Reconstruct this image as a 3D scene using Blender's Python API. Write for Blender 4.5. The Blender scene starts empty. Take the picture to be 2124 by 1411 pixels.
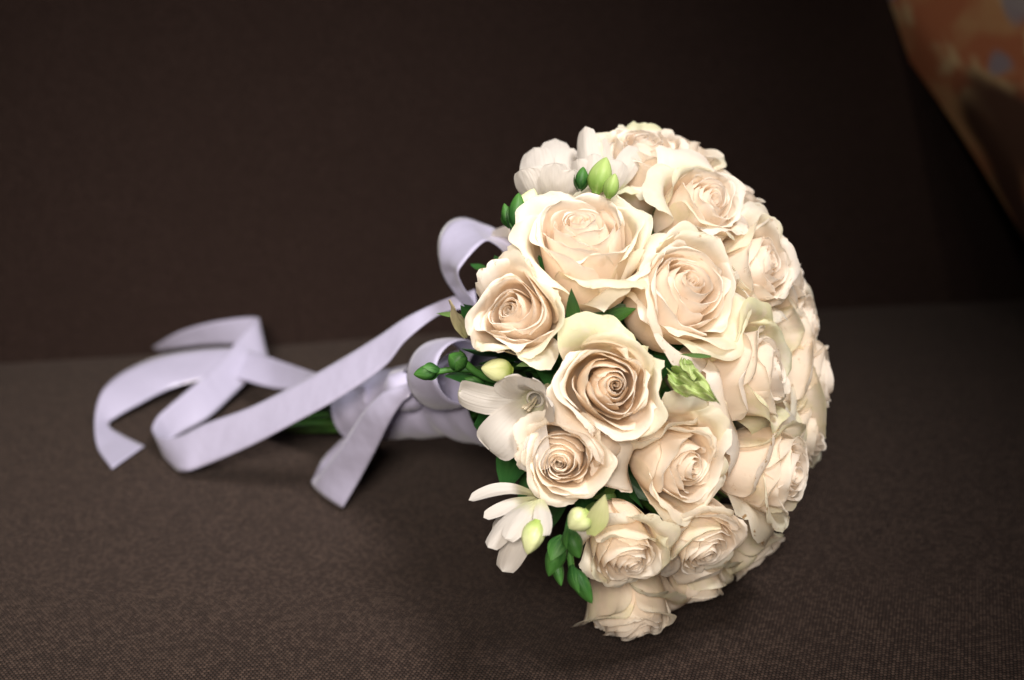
import bpy, math, random
import numpy as np
from mathutils import Vector, Matrix, Quaternion

# ------------------------------------------------------------------ camera
C = bpy.context.scene.collection
SC = bpy.context.scene
PITCH = math.radians(20.0)
CAM = Vector((0.0, 0.0, 0.3185))
FPX = 2950.0                      # focal length in photo pixels (2124 wide)
FWD = Vector((0, math.cos(PITCH), -math.sin(PITCH)))
UPV = Vector((0, math.sin(PITCH), math.cos(PITCH)))
RGT = Vector((1, 0, 0))
cd = bpy.data.cameras.new('camera')
cam = bpy.data.objects.new('camera', cd)
C.objects.link(cam)
cam.location = CAM
cam.rotation_euler = (math.pi / 2 - PITCH, 0, 0)
cd.sensor_width = 36.0
cd.lens = 50.0
cd.clip_start = 0.01
cd.clip_end = 50.0
cd.dof.use_dof = True
cd.dof.focus_distance = 0.538
cd.dof.aperture_fstop = 6.3
cd.dof.aperture_blades = 0
SC.camera = cam

# ------------------------------------------------------------------ world, lamps, exposure
world = bpy.data.worlds.new('World')
SC.world = world
world.use_nodes = True
bg = world.node_tree.nodes['Background']
bg.inputs[0].default_value = (0.80, 0.78, 1.0, 1)
bg.inputs[1].default_value = 0.02
SC.view_settings.view_transform = 'Standard'
SC.view_settings.look = 'None'
SC.view_settings.exposure = 0.0
SC.view_settings.gamma = 1.0
SC.cycles.use_denoising = True
SC.cycles.max_bounces = 10
SC.cycles.diffuse_bounces = 5
SC.cycles.transmission_bounces = 6
SC.cycles.caustics_reflective = False
SC.cycles.caustics_refractive = False


def area_lamp(name, loc, target, size, power, color, spread=180):
    l = bpy.data.lights.new(name, 'AREA')
    l.shape = 'DISK'
    l.size = size
    l.energy = power
    l.color = color
    l.spread = math.radians(spread)
    o = bpy.data.objects.new(name, l)
    C.objects.link(o)
    o.location = loc
    d = Vector(target) - Vector(loc)
    o.rotation_euler = d.to_track_quat('-Z', 'Y').to_euler()
    return o


area_lamp('ceiling_lamp', (0.26, 0.10, 1.05), (-0.09, 0.62, 0.02), 0.30, 1.12, (1.0, 0.97, 0.95), 43)
area_lamp('room_lamp', (-0.10, -0.42, 0.62), (-0.16, 0.62, 0.06), 0.26, 1.22, (1.0, 0.90, 0.80), 44)
area_lamp('pillow_fill', (0.80, 0.10, 0.80), (0.50, 0.90, 0.30), 0.10, 0.13, (1.0, 0.86, 0.72), 26)  # added narrow fill, only there to brighten the throw pillow

# ------------------------------------------------------------------ materials


def new_mat(name):
    m = bpy.data.materials.new(name)
    m.use_nodes = True
    nt = m.node_tree
    nt.nodes.clear()
    out = nt.nodes.new('ShaderNodeOutputMaterial')
    return m, nt, out


def N(nt, typ, **kw):
    n = nt.nodes.new(typ)
    for k, v in kw.items():
        if k == 'ins':
            for kk, vv in v.items():
                n.inputs[kk].default_value = vv
        else:
            setattr(n, k, v)
    return n


def math_node(nt, op, a, b=None, c=None):
    n = nt.nodes.new('ShaderNodeMath')
    n.operation = op
    for i, x in enumerate((a, b, c)):
        if x is None:
            continue
        if isinstance(x, (int, float)):
            n.inputs[i].default_value = x
        else:
            nt.links.new(x, n.inputs[i])
    return n.outputs[0]


def mix_col(nt, fac, a, b):
    n = nt.nodes.new('ShaderNodeMix')
    n.data_type = 'RGBA'
    for sock, x in ((n.inputs['Factor'], fac), (n.inputs['A'], a), (n.inputs['B'], b)):
        if isinstance(x, (int, float)):
            sock.default_value = x
        elif isinstance(x, tuple):
            sock.default_value = (*x, 1)
        else:
            nt.links.new(x, sock)
    return n.outputs['Result']


def maprange(nt, v, a, b, c=0.0, d=1.0):
    n = nt.nodes.new('ShaderNodeMapRange')
    n.interpolation_type = 'SMOOTHSTEP'
    nt.links.new(v, n.inputs[0])
    for i, x in enumerate((a, b, c, d)):
        n.inputs[i + 1].default_value = x
    return n.outputs[0]


def noise(nt, vec, scale, detail=3.0, rough=0.55):
    n = nt.nodes.new('ShaderNodeTexNoise')
    n.inputs['Scale'].default_value = scale
    n.inputs['Detail'].default_value = detail
    n.inputs['Roughness'].default_value = rough
    if vec is not None:
        nt.links.new(vec, n.inputs['Vector'])
    return n.outputs['Fac']


def mapping(nt, vec, scale=(1, 1, 1), rot=(0, 0, 0)):
    n = nt.nodes.new('ShaderNodeMapping')
    nt.links.new(vec, n.inputs['Vector'])
    n.inputs['Scale'].default_value = scale
    n.inputs['Rotation'].default_value = rot
    return n.outputs[0]


def leafy_shader(nt, out, col, rough, transl, spec, bump_h=None, bump_d=0.0003, tcol=None, bump_s=0.5):
    p = N(nt, 'ShaderNodeBsdfPrincipled')
    p.inputs['Roughness'].default_value = rough
    p.inputs['Specular IOR Level'].default_value = spec
    nt.links.new(col, p.inputs['Base Color'])
    t = N(nt, 'ShaderNodeBsdfTranslucent')
    nt.links.new(tcol if tcol is not None else col, t.inputs['Color'])
    if bump_h is not None:
        b = N(nt, 'ShaderNodeBump')
        b.inputs['Strength'].default_value = bump_s
        b.inputs['Distance'].default_value = bump_d
        nt.links.new(bump_h, b.inputs['Height'])
        nt.links.new(b.outputs[0], p.inputs['Normal'])
    mx = N(nt, 'ShaderNodeMixShader')
    mx.inputs[0].default_value = transl
    nt.links.new(p.outputs[0], mx.inputs[1])
    nt.links.new(t.outputs[0], mx.inputs[2])
    nt.links.new(mx.outputs[0], out.inputs[0])


def make_petal_mat():
    # UV: u across, v from base to rim; colour attribute 'tint': R = green pigment, G = wilted rim, B = tone of the rose
    m, nt, out = new_mat('rose_petal')
    uv = N(nt, 'ShaderNodeUVMap').outputs[0]
    sep = N(nt, 'ShaderNodeSeparateXYZ')
    nt.links.new(uv, sep.inputs[0])
    u, v = sep.outputs[0], sep.outputs[1]
    at = N(nt, 'ShaderNodeAttribute', attribute_name='tint')
    sc = N(nt, 'ShaderNodeSeparateColor')
    nt.links.new(at.outputs['Color'], sc.inputs[0])
    green, wilt = sc.outputs[0], sc.outputs[1]
    tc = N(nt, 'ShaderNodeTexCoord')
    ob = tc.outputs['Object']
    base = mix_col(nt, maprange(nt, v, 0.35, 0.95), (0.98, 0.865, 0.745), (0.945, 0.885, 0.81))
    # each rose has its own tone: B of the tint, from pinkish white to yellow cream
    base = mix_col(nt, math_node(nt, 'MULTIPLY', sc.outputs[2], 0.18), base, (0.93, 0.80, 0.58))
    mott = noise(nt, ob, 6.0, 4.0)
    base = mix_col(nt, maprange(nt, mott, 0.35, 0.75, 0.0, 0.22), base, (0.90, 0.80, 0.68))
    # green pigment: strongest on flagged petals towards the rim and the midrib base
    gn = noise(nt, ob, 3.0, 3.0)
    gfac = math_node(nt, 'MULTIPLY', green, maprange(nt, math_node(nt, 'ADD', gn, math_node(nt, 'MULTIPLY', v, 0.55)), 0.62, 1.1))
    base = mix_col(nt, gfac, base, (0.80, 0.81, 0.55))
    # veins
    vn = noise(nt, mapping(nt, uv, (34, 2.2, 1)), 1.0, 4.0, 0.6)
    base = mix_col(nt, maprange(nt, vn, 0.5, 0.85, 0.0, 0.15), base, (0.84, 0.71, 0.57))
    # browned, bruised rim flecks
    bn = noise(nt, mapping(nt, ob, (7, 7, 7)), 1.0, 5.0, 0.65)
    bf = math_node(nt, 'MULTIPLY', maprange(nt, bn, 0.54, 0.66), maprange(nt, v, 0.86, 1.0))
    bf = math_node(nt, 'MULTIPLY', bf, wilt)
    base = mix_col(nt, bf, base, (0.40, 0.24, 0.10))
    # thin scars and bruises on handled petals
    sn = noise(nt, mapping(nt, ob, (1.3, 1.3, 1.3), (0.4, 0.8, 0.1)), 2.2, 3.0)
    line = maprange(nt, math_node(nt, 'ABSOLUTE', math_node(nt, 'SUBTRACT', sn, 0.5)), 0.010, 0.0)
    sf = math_node(nt, 'MULTIPLY', line, maprange(nt, noise(nt, ob, 3.7, 2.0), 0.55, 0.66, 0.0, 0.75))
    base = mix_col(nt, math_node(nt, 'MULTIPLY', sf, math_node(nt, 'MINIMUM', wilt, 1.0)), base, (0.50, 0.31, 0.14))
    hb = math_node(nt, 'ADD', vn, math_node(nt, 'MULTIPLY', noise(nt, ob, 14.0, 4.0), 1.2))
    tcol = mix_col(nt, 0.35, base, (1.0, 0.84, 0.66))
    leafy_shader(nt, out, base, 0.5, 0.50, 0.25, hb, 0.00018, tcol, 0.4)
    return m


def simple_plant_mat(name, c1, c2, rough=0.4, transl=0.1, spec=0.5, scale=60.0, stretch=(1, 1, 1), bump=0.0006, lo=0.35, hi=0.7):
    m, nt, out = new_mat(name)
    tc = N(nt, 'ShaderNodeTexCoord').outputs['Object']
    n1 = noise(nt, mapping(nt, tc, stretch), scale, 4.0)
    col = mix_col(nt, maprange(nt, n1, lo, hi), c1, c2)
    leafy_shader(nt, out, col, rough, transl, spec, n1, bump)
    return m


def make_uv_plant_mat(name, base, tip, vein, rough, transl, spec, a=0.1, b=0.9, veins=24, vf=0.35):
    m, nt, out = new_mat(name)
    uv = N(nt, 'ShaderNodeUVMap').outputs[0]
    sep = N(nt, 'ShaderNodeSeparateXYZ')
    nt.links.new(uv, sep.inputs[0])
    oi = N(nt, 'ShaderNodeTexCoord').outputs['Object']
    n1 = noise(nt, oi, 120.0, 3.0)
    vv = math_node(nt, 'ADD', sep.outputs[1], math_node(nt, 'MULTIPLY', math_node(nt, 'SUBTRACT', n1, 0.5), 0.5))
    col = mix_col(nt, maprange(nt, vv, a, b), base, tip)
    vn = noise(nt, mapping(nt, uv, (veins, 1.4, 1)), 1.0, 3.0)
    col = mix_col(nt, maprange(nt, vn, 0.48, 0.75, 0.0, vf), col, vein)
    leafy_shader(nt, out, col, rough, transl, spec, vn, 0.0006)
    return m


MAT = {}
MAT['petal'] = make_petal_mat()
MAT['freesia'] = make_uv_plant_mat('freesia_tepal', (0.60, 0.61, 0.36), (0.64, 0.595, 0.545), (0.50, 0.46, 0.40), 0.5, 0.36, 0.2, 0.05, 0.45, 16, 0.30)
MAT['bud_pale'] = make_uv_plant_mat('pale_bud', (0.30, 0.42, 0.08), (0.74, 0.78, 0.42), (0.48, 0.58, 0.20), 0.4, 0.12, 0.4, 0.0, 0.6, 10, 0.6)
MAT['bud_green'] = make_uv_plant_mat('green_bud', (0.015, 0.065, 0.012), (0.055, 0.165, 0.03), (0.11, 0.24, 0.06), 0.5, 0.06, 0.25, 0.2, 1.1, 8, 0.5)
MAT['bud_lime'] = make_uv_plant_mat('lime_bud', (0.16, 0.30, 0.05), (0.36, 0.48, 0.15), (0.48, 0.60, 0.26), 0.5, 0.14, 0.3, 0.0, 0.9, 8, 0.5)
MAT['leaf'] = make_uv_plant_mat('dark_leaf', (0.035, 0.10, 0.02), (0.03, 0.12, 0.03), (0.07, 0.18, 0.05), 0.35, 0.10, 0.5, 0.0, 1.0, 9, 0.6)
MAT['pale_leaf'] = make_uv_plant_mat('pale_leaf', (0.42, 0.46, 0.18), (0.66, 0.66, 0.36), (0.50, 0.54, 0.24), 0.5, 0.2, 0.3, 0.0, 0.9, 10, 0.6)
MAT['crumpled'] = make_uv_plant_mat('crumpled_leaf', (0.22, 0.33, 0.08), (0.50, 0.60, 0.24), (0.66, 0.72, 0.42), 0.5, 0.15, 0.3, 0.0, 0.9, 14, 0.8)
MAT['sepal'] = make_uv_plant_mat('sepal', (0.07, 0.14, 0.03), (0.10, 0.18, 0.05), (0.22, 0.24, 0.10), 0.5, 0.10, 0.3, 0.0, 1.0, 8, 0.5)
MAT['dry_sepal'] = make_uv_plant_mat('dry_sepal', (0.28, 0.27, 0.13), (0.50, 0.42, 0.27), (0.25, 0.17, 0.08), 0.6, 0.15, 0.2, 0.0, 1.0, 8, 0.7)
MAT['stem'] = simple_plant_mat('stem', (0.018, 0.06, 0.010), (0.05, 0.12, 0.02), 0.35, 0.0, 0.5, 40.0, (1, 1, 0.1))
MAT['anther'] = simple_plant_mat('stamen', (0.80, 0.72, 0.56), (0.72, 0.60, 0.40), 0.6, 0.1, 0.2, 300.0)


def make_satin(name, c_face, rough):
    m, nt, out = new_mat(name)
    uv = N(nt, 'ShaderNodeUVMap').outputs[0]
    p = N(nt, 'ShaderNodeBsdfPrincipled')
    p.inputs['Roughness'].default_value = rough
    p.inputs['Specular IOR Level'].default_value = 0.8
    p.inputs['Sheen Weight'].default_value = 0.25
    p.inputs['Sheen Roughness'].default_value = 0.4
    # satin: fine warp threads along the ribbon
    wn = noise(nt, mapping(nt, uv, (160, 6, 1)), 1.0, 2.0)
    col = mix_col(nt, maprange(nt, wn, 0.3, 0.7), tuple(0.93 * c for c in c_face), c_face)
    # woven selvedge
    sep = N(nt, 'ShaderNodeSeparateXYZ')
    nt.links.new(uv, sep.inputs[0])
    ed = math_node(nt, 'ABSOLUTE', math_node(nt, 'SUBTRACT', sep.outputs[0], 0.5))
    col = mix_col(nt, maprange(nt, ed, 0.45, 0.475, 0.0, 0.35), col, tuple(0.72 * c for c in c_face))
    nt.links.new(col, p.inputs['Base Color'])
    soft = noise(nt, N(nt, 'ShaderNodeTexCoord').outputs['Object'], 55.0, 2.0)
    b = N(nt, 'ShaderNodeBump')
    b.inputs['Strength'].default_value = 0.5
    b.inputs['Distance'].default_value = 0.002
    nt.links.new(soft, b.inputs['Height'])
    b2 = N(nt, 'ShaderNodeBump')
    b2.inputs['Strength'].default_value = 0.25
    b2.inputs['Distance'].default_value = 0.00005
    nt.links.new(wn, b2.inputs['Height'])
    nt.links.new(b.outputs[0], b2.inputs['Normal'])
    nt.links.new(b2.outputs[0], p.inputs['Normal'])
    t = N(nt, 'ShaderNodeBsdfTranslucent')
    nt.links.new(col, t.inputs['Color'])
    mx = N(nt, 'ShaderNodeMixShader')
    mx.inputs[0].default_value = 0.12
    nt.links.new(p.outputs[0], mx.inputs[1])
    nt.links.new(t.outputs[0], mx.inputs[2])
    nt.links.new(mx.outputs[0], out.inputs[0])
    return m


MAT['satin'] = make_satin('satin_ribbon', (0.50, 0.475, 0.63), 0.24)


def make_weave(name, px, py, light, dark, fleck):
    m, nt, out = new_mat(name)
    tc = N(nt, 'ShaderNodeUVMap').outputs[0]          # UV in metres on the cloth
    wob = N(nt, 'ShaderNodeTexNoise')
    wob.inputs['Scale'].default_value = 90.0
    nt.links.new(tc, wob.inputs['Vector'])
    add = N(nt, 'ShaderNodeVectorMath', operation='MULTIPLY_ADD')
    nt.links.new(wob.outputs['Color'], add.inputs[0])
    add.inputs[1].default_value = (0.0003, 0.0003, 0)
    nt.links.new(tc, add.inputs[2])
    sep = N(nt, 'ShaderNodeSeparateXYZ')
    nt.links.new(add.outputs[0], sep.inputs[0])
    row = math_node(nt, 'MULTIPLY', sep.outputs[1], 1.0 / py)
    fr = math_node(nt, 'FRACT', row)
    fl = math_node(nt, 'FLOOR', row)
    xx = math_node(nt, 'ADD', math_node(nt, 'MULTIPLY', sep.outputs[0], 1.0 / px), math_node(nt, 'MULTIPLY', fl, 0.5))
    fx = math_node(nt, 'FRACT', xx)

    def hump(f):
        c = math_node(nt, 'SUBTRACT', math_node(nt, 'MULTIPLY', f, 2.0), 1.0)
        return math_node(nt, 'SUBTRACT', 1.0, math_node(nt, 'POWER', math_node(nt, 'ABSOLUTE', c), 2.2))
    h = math_node(nt, 'MULTIPLY', hump(fr), hump(fx))
    cell = N(nt, 'ShaderNodeCombineXYZ')
    nt.links.new(math_node(nt, 'FLOOR', xx), cell.inputs[0])
    nt.links.new(fl, cell.inputs[1])
    wn = N(nt, 'ShaderNodeTexWhiteNoise', noise_dimensions='2D')
    nt.links.new(cell.outputs[0], wn.inputs['Vector'])
    col = mix_col(nt, maprange(nt, h, 0.28, 0.92), dark, light)
    col = mix_col(nt, math_node(nt, 'MULTIPLY', maprange(nt, wn.outputs['Value'], 0.2, 1.0, 0.0, 0.6), h), col, fleck)
    mel = noise(nt, mapping(nt, tc, (1, 1, 1)), 130.0, 4.0, 0.6)
    mel2 = noise(nt, tc, 14.0, 3.0)
    col = mix_col(nt, maprange(nt, mel, 0.35, 0.7, 0.0, 0.16), col, tuple(0.40 * c for c in light))
    col = mix_col(nt, maprange(nt, mel2, 0.35, 0.7, 0.0, 0.30), col, tuple(0.5 * c for c in light))
    p = N(nt, 'ShaderNodeBsdfPrincipled')
    p.inputs['Roughness'].default_value = 0.85
    p.inputs['Specular IOR Level'].default_value = 0.06
    p.inputs['Sheen Weight'].default_value = 0.07
    p.inputs['Sheen Roughness'].default_value = 0.5
    p.inputs['Sheen Tint'].default_value = (1.0, 0.85, 0.78, 1)
    nt.links.new(col, p.inputs['Base Color'])
    b = N(nt, 'ShaderNodeBump')
    b.inputs['Strength'].default_value = 0.6
    b.inputs['Distance'].default_value = 0.0004
    nt.links.new(h, b.inputs['Height'])
    nt.links.new(b.outputs[0], p.inputs['Normal'])
    nt.links.new(p.outputs[0], out.inputs[0])
    return m


MAT['seat'] = make_weave('seat_cloth', 0.00165, 0.0016, (0.037, 0.0218, 0.0168), (0.0006, 0.0004, 0.0003), (0.104, 0.068, 0.051))
MAT['back'] = make_weave('back_cloth', 0.00115, 0.0016, (0.034, 0.0200, 0.0163), (0.006, 0.0035, 0.0028), (0.052, 0.032, 0.027))


def make_pillow_mat():
    m, nt, out = new_mat('patterned_cloth')
    tc = N(nt, 'ShaderNodeTexCoord').outputs['Object']
    n1 = noise(nt, mapping(nt, tc, (1, 1, 1), (0.3, 0.2, 0.5)), 22.0, 2.0)
    n2 = noise(nt, mapping(nt, tc, (1.4, 0.8, 1), (0.9, 0.1, 1.5)), 28.0, 2.0)
    v = N(nt, 'ShaderNodeTexVoronoi')
    v.inputs['Scale'].default_value = 18.0
    vd = N(nt, 'ShaderNodeTexNoise')
    vd.inputs['Scale'].default_value = 14.0
    nt.links.new(tc, vd.inputs['Vector'])
    va = N(nt, 'ShaderNodeVectorMath', operation='MULTIPLY_ADD')
    nt.links.new(vd.outputs['Color'], va.inputs[0])
    va.inputs[1].default_value = (0.07, 0.07, 0.07)
    nt.links.new(tc, va.inputs[2])
    nt.links.new(va.outputs[0], v.inputs['Vector'])
    col = mix_col(nt, maprange(nt, n1, 0.42, 0.60), (0.50, 0.28, 0.13), (0.42, 0.15, 0.07))
    col = mix_col(nt, maprange(nt, n2, 0.52, 0.62), col, (0.55, 0.38, 0.20))
    col = mix_col(nt, maprange(nt, v.outputs['Distance'], 0.30, 0.20, 0.0, 0.85), col, (0.26, 0.25, 0.29))
    col = mix_col(nt, maprange(nt, noise(nt, mapping(nt, tc, (1.6, 0.5, 1), (0, 0, 0.25)), 13.0, 2.0), 0.56, 0.68), col, (0.07, 0.035, 0.022))
    p = N(nt, 'ShaderNodeBsdfPrincipled')
    p.inputs['Roughness'].default_value = 0.8
    p.inputs['Specular IOR Level'].default_value = 0.15
    nt.links.new(col, p.inputs['Base Color'])
    nt.links.new(p.outputs[0], out.inputs[0])
    return m


MAT['pillow'] = make_pillow_mat()

# ------------------------------------------------------------------ mesh helpers


def grid_faces(nv, nu, off=0, closed=False):
    i = np.arange(nv - 1)[:, None] * nu
    j = np.arange(nu if closed else nu - 1)[None, :]
    jn = (j + 1) % nu
    a = (i + j).ravel(); b = (i + jn).ravel(); c = (i + nu + jn).ravel(); d = (i + nu + j).ravel()
    return np.stack([a, b, c, d], 1) + off


def mesh_from(name, verts, faces, uvs=None, tint=None, mat=None, smooth=True):
    """verts (n,3), faces (m,4) quads, uvs/tint per vertex."""
    verts = np.asarray(verts, dtype=np.float32)
    faces = np.asarray(faces, dtype=np.int32)
    me = bpy.data.meshes.new(name)
    m = len(faces)
    k = faces.shape[1]
    me.vertices.add(len(verts)); me.vertices.foreach_set('co', verts.ravel())
    me.loops.add(m * k); me.loops.foreach_set('vertex_index', faces.ravel())
    me.polygons.add(m)
    me.polygons.foreach_set('loop_start', np.arange(m, dtype=np.int32) * k)
    if smooth:
        me.polygons.foreach_set('use_smooth', np.ones(m, dtype=bool))
    me.update(calc_edges=True)
    if uvs is not None:
        l = me.uv_layers.new(name='UVMap')
        l.data.foreach_set('uv', np.asarray(uvs, dtype=np.float32)[faces.ravel()].ravel())
    if tint is not None:
        a = me.color_attributes.new('tint', 'FLOAT_COLOR', 'POINT')
        a.data.foreach_set('color', np.asarray(tint, dtype=np.float32).ravel())
    if mat is not None:
        me.materials.append(mat)
    return me


def link(name, me, parent=None, loc=None, rot=None, scale=None):
    o = bpy.data.objects.new(name, me)
    C.objects.link(o)
    if parent is not None:
        o.parent = parent
    if loc is not None:
        o.location = loc
    if rot is not None:
        o.rotation_mode = 'QUATERNION'
        o.rotation_quaternion = rot
    if scale is not None:
        o.scale = (scale,) * 3
    return o


class Bag:
    """collects grids into one mesh"""
    def __init__(s):
        s.v = []; s.f = []; s.uv = []; s.t = []; s.n = 0

    def add(s, V, F, UV, T):
        s.v.append(V); s.f.append(F + s.n); s.uv.append(UV); s.t.append(T); s.n += len(V)

    def mesh(s, name, mat):
        return mesh_from(name, np.concatenate(s.v), np.concatenate(s.f), np.concatenate(s.uv), np.concatenate(s.t), mat)


def smooth01(x):
    x = np.clip(x, 0, 1)
    return x * x * (3 - 2 * x)


def bspline(P, s):
    """uniform clamped-ish cubic through control polygon P (n,k), s in 0..1 -> (len,k)"""
    P = np.concatenate([P[:1], P[:1], P, P[-1:], P[-1:]])
    n = len(P) - 3
    x = np.clip(s, 0, 1) * (n - 1e-6)
    i = np.floor(x).astype(int)
    t = (x - i)[..., None]
    p0, p1, p2, p3 = P[i], P[i + 1], P[i + 2], P[i + 3]
    return ((1 - t) ** 3 * p0 + (3 * t ** 3 - 6 * t ** 2 + 4) * p1 + (-3 * t ** 3 + 3 * t ** 2 + 3 * t + 1) * p2 + t ** 3 * p3) / 6


KT = np.array([0.0, 0.3, 0.55, 0.75, 0.88, 1.0])
KP = np.array([
    [(.03, -1.15), (.10, -.85), (.13, -.45), (.09, -.15), (.06, -.02), (.06, .05)],
    [(.05, -1.20), (.27, -.90), (.33, -.50), (.27, -.18), (.22, .00), (.20, .07)],
    [(.06, -1.25), (.42, -.95), (.53, -.55), (.50, -.22), (.46, .00), (.45, .09)],
    [(.06, -1.27), (.50, -.98), (.63, -.58), (.63, -.24), (.63, .00), (.68, .07)],
    [(.06, -1.28), (.54, -1.0), (.69, -.60), (.73, -.25), (.80, -.05), (.94, -.03)],
    [(.06, -1.30), (.56, -1.0), (.72, -.62), (.80, -.30), (.94, -.10), (1.08, -.14)],
])
_z = KP[..., 1]
KP[..., 1] = np.where(_z < -0.3, -0.3 + (_z + 0.3) * 1.45, _z)
HZ = -0.3 + (-1.3 + 0.3) * 1.45       # base of the flower
KW = np.array([.20, .40, .58, .68, .74, .80])


def rose_petal_grid(rng, t, th0, nu, nv, op, o_green, o_wilt, flat=0.0, rag=1.0, guard=0.0, tone=0.3):
    """one petal in rose space (radius about 1, +z faces out). op: openness 0..1.3"""
    w = [np.interp(t, KT, KP[:, i, k]) for i in range(6) for k in range(2)]
    P = np.array(w).reshape(6, 2)
    closed = np.array([np.interp(max(t - 0.25, 0), KT, KP[:, i, k]) for i in range(6) for k in range(2)]).reshape(6, 2)
    P = closed + (P - closed) * op
    ext = rng.uniform(-0.06, 0.06)
    P[3:, 1] += ext * (0.4 + t)
    P[4:, 0] *= rng.uniform(0.92, 1.08)
    if guard:
        P[3:] += np.array([[.05, -.12], [.16, -.22], [.30, -.34]]) * guard
    W = np.interp(t, KT, KW) * rng.uniform(0.9, 1.12)
    u = np.linspace(-1, 1, nu)[None, :]
    s = (np.linspace(0, 1, nv) ** 0.85)[:, None]
    # outline
    tip = rng.uniform(0.01, 0.08) * (0.4 + t) * rag
    asym = rng.uniform(-0.06, 0.06)
    ph = rng.uniform(0, 6.28, 8)
    smax = 1 - (0.10 + 0.12 * t) * np.abs(u) ** 3.0 + asym * u + tip * np.exp(-(u / 0.22) ** 2) - tip
    smax = smax + (0.010 * np.sin(9 * u + ph[0]) + 0.008 * np.sin(17 * u + ph[1]) + 0.006 * np.sin(31 * u + ph[2]) + 0.004 * np.sin(47 * u + ph[4])) * (0.4 + t) * rag
    smax = np.clip(smax, 0.3, 1.0)
    ss = s * smax
    rz = bspline(P, ss.ravel()).reshape(nv, nu, 2)
    r, z = rz[..., 0], rz[..., 1]
    shape = np.clip(0.30 + 0.80 * smooth01(s / 0.62) - 0.16 * smooth01((s - 0.72) / 0.28), 0, None)
    # rolled-back margins; two sides roll back more than the tip, which makes the tip pointed
    roll = (0.01 + 0.20 * t ** 2.4) * rng.uniform(0.5, 1.4)
    ro_l, ro_r = rng.uniform(0.3, 1.3, 2)
    side = np.where(u < 0, ro_l, ro_r) * np.abs(u) ** 2.4
    e = roll * side * smooth01((s - 0.45) / 0.55)
    r = r + e * 0.75
    z = z - e * 0.9
    # rim lip
    lip = (0.004 + 0.012 * t) * smooth01((s - 0.9) / 0.1) * rng.uniform(0.3, 1.5)
    r = r + lip
    z = z - lip * 0.6 * t
    # ruffle
    amp = (0.006 + 0.045 * t ** 1.6) * rng.uniform(0.6, 1.5) * rag ** 0.6
    ruf = amp * (s ** 3) * (np.sin(3.2 * u + ph[3] + 1.2 * s) + 0.6 * np.sin(6.1 * u + ph[4] - 2 * s) + 0.22 * np.sin(13 * u + ph[5]))
    r = r + ruf
    z = z + 0.5 * amp * (s ** 2) * np.sin(4.3 * u + ph[6])
    # low dents
    r = r + 0.022 * t * np.sin(5 * s + 2.5 * u + ph[7]) * smooth01(s / 0.5)
    # spiral: one edge tucked under the next
    spiral = (0.10 + 0.06 * (1 - t))
    r = r * (1 + spiral * u)
    rc = np.maximum(bspline(P, np.full(1, 0.62))[0, 0], 0.14)
    rw = rc + (np.maximum(r, 0.05) - rc) * 0.45
    th = th0 + u * W * shape / np.maximum(rw, 0.10)
    if flat:
        th = th0 + (th - th0) * (1 - flat)
    V = np.stack([r * np.cos(th), r * np.sin(th), z], -1).reshape(-1, 3)
    UV = np.stack([(u * 0.5 + 0.5) + 0 * s + rng.uniform(0, 5), np.broadcast_to(s, (nv, nu)) + 0 * u], -1).reshape(-1, 2)
    T = np.zeros((nv * nu, 4)); T[:, 0] = o_green; T[:, 1] = o_wilt; T[:, 2] = tone; T[:, 3] = 1
    return V, grid_faces(nv, nu), UV, T


def rose_scroll(rng, nu=70, nv=12, r1=0.12, tone=0.3):
    """tightly rolled innermost petal"""
    th = np.linspace(0, 1, nu)[None, :] * (2.3 * 2 * np.pi) + rng.uniform(0, 6.28)
    q = np.linspace(0, 1, nu)[None, :]
    s = np.linspace(0, 1, nv)[:, None]
    r = (0.018 + (r1 - 0.018) * q) * (1.25 - 0.35 * s + 0.25 * smooth01((s - .85) / .15) * q)
    ztop = 0.0 + 0.035 * np.sin(th * 1.0 + 1) - 0.03 * q + 0.02 * np.sin(th * 2.7)
    z = -0.6 + (ztop + 0.6) * s
    V = np.stack([r * np.cos(th) + 0 * s, r * np.sin(th) + 0 * s, z + 0 * r], -1).reshape(-1, 3)
    UV = np.stack([q * 2 + 0 * s, s + 0 * q], -1).reshape(-1, 2)
    T = np.zeros((nu * nv, 4)); T[:, 2] = tone; T[:, 3] = 1
    return V, grid_faces(nv, nu), UV, T


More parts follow.
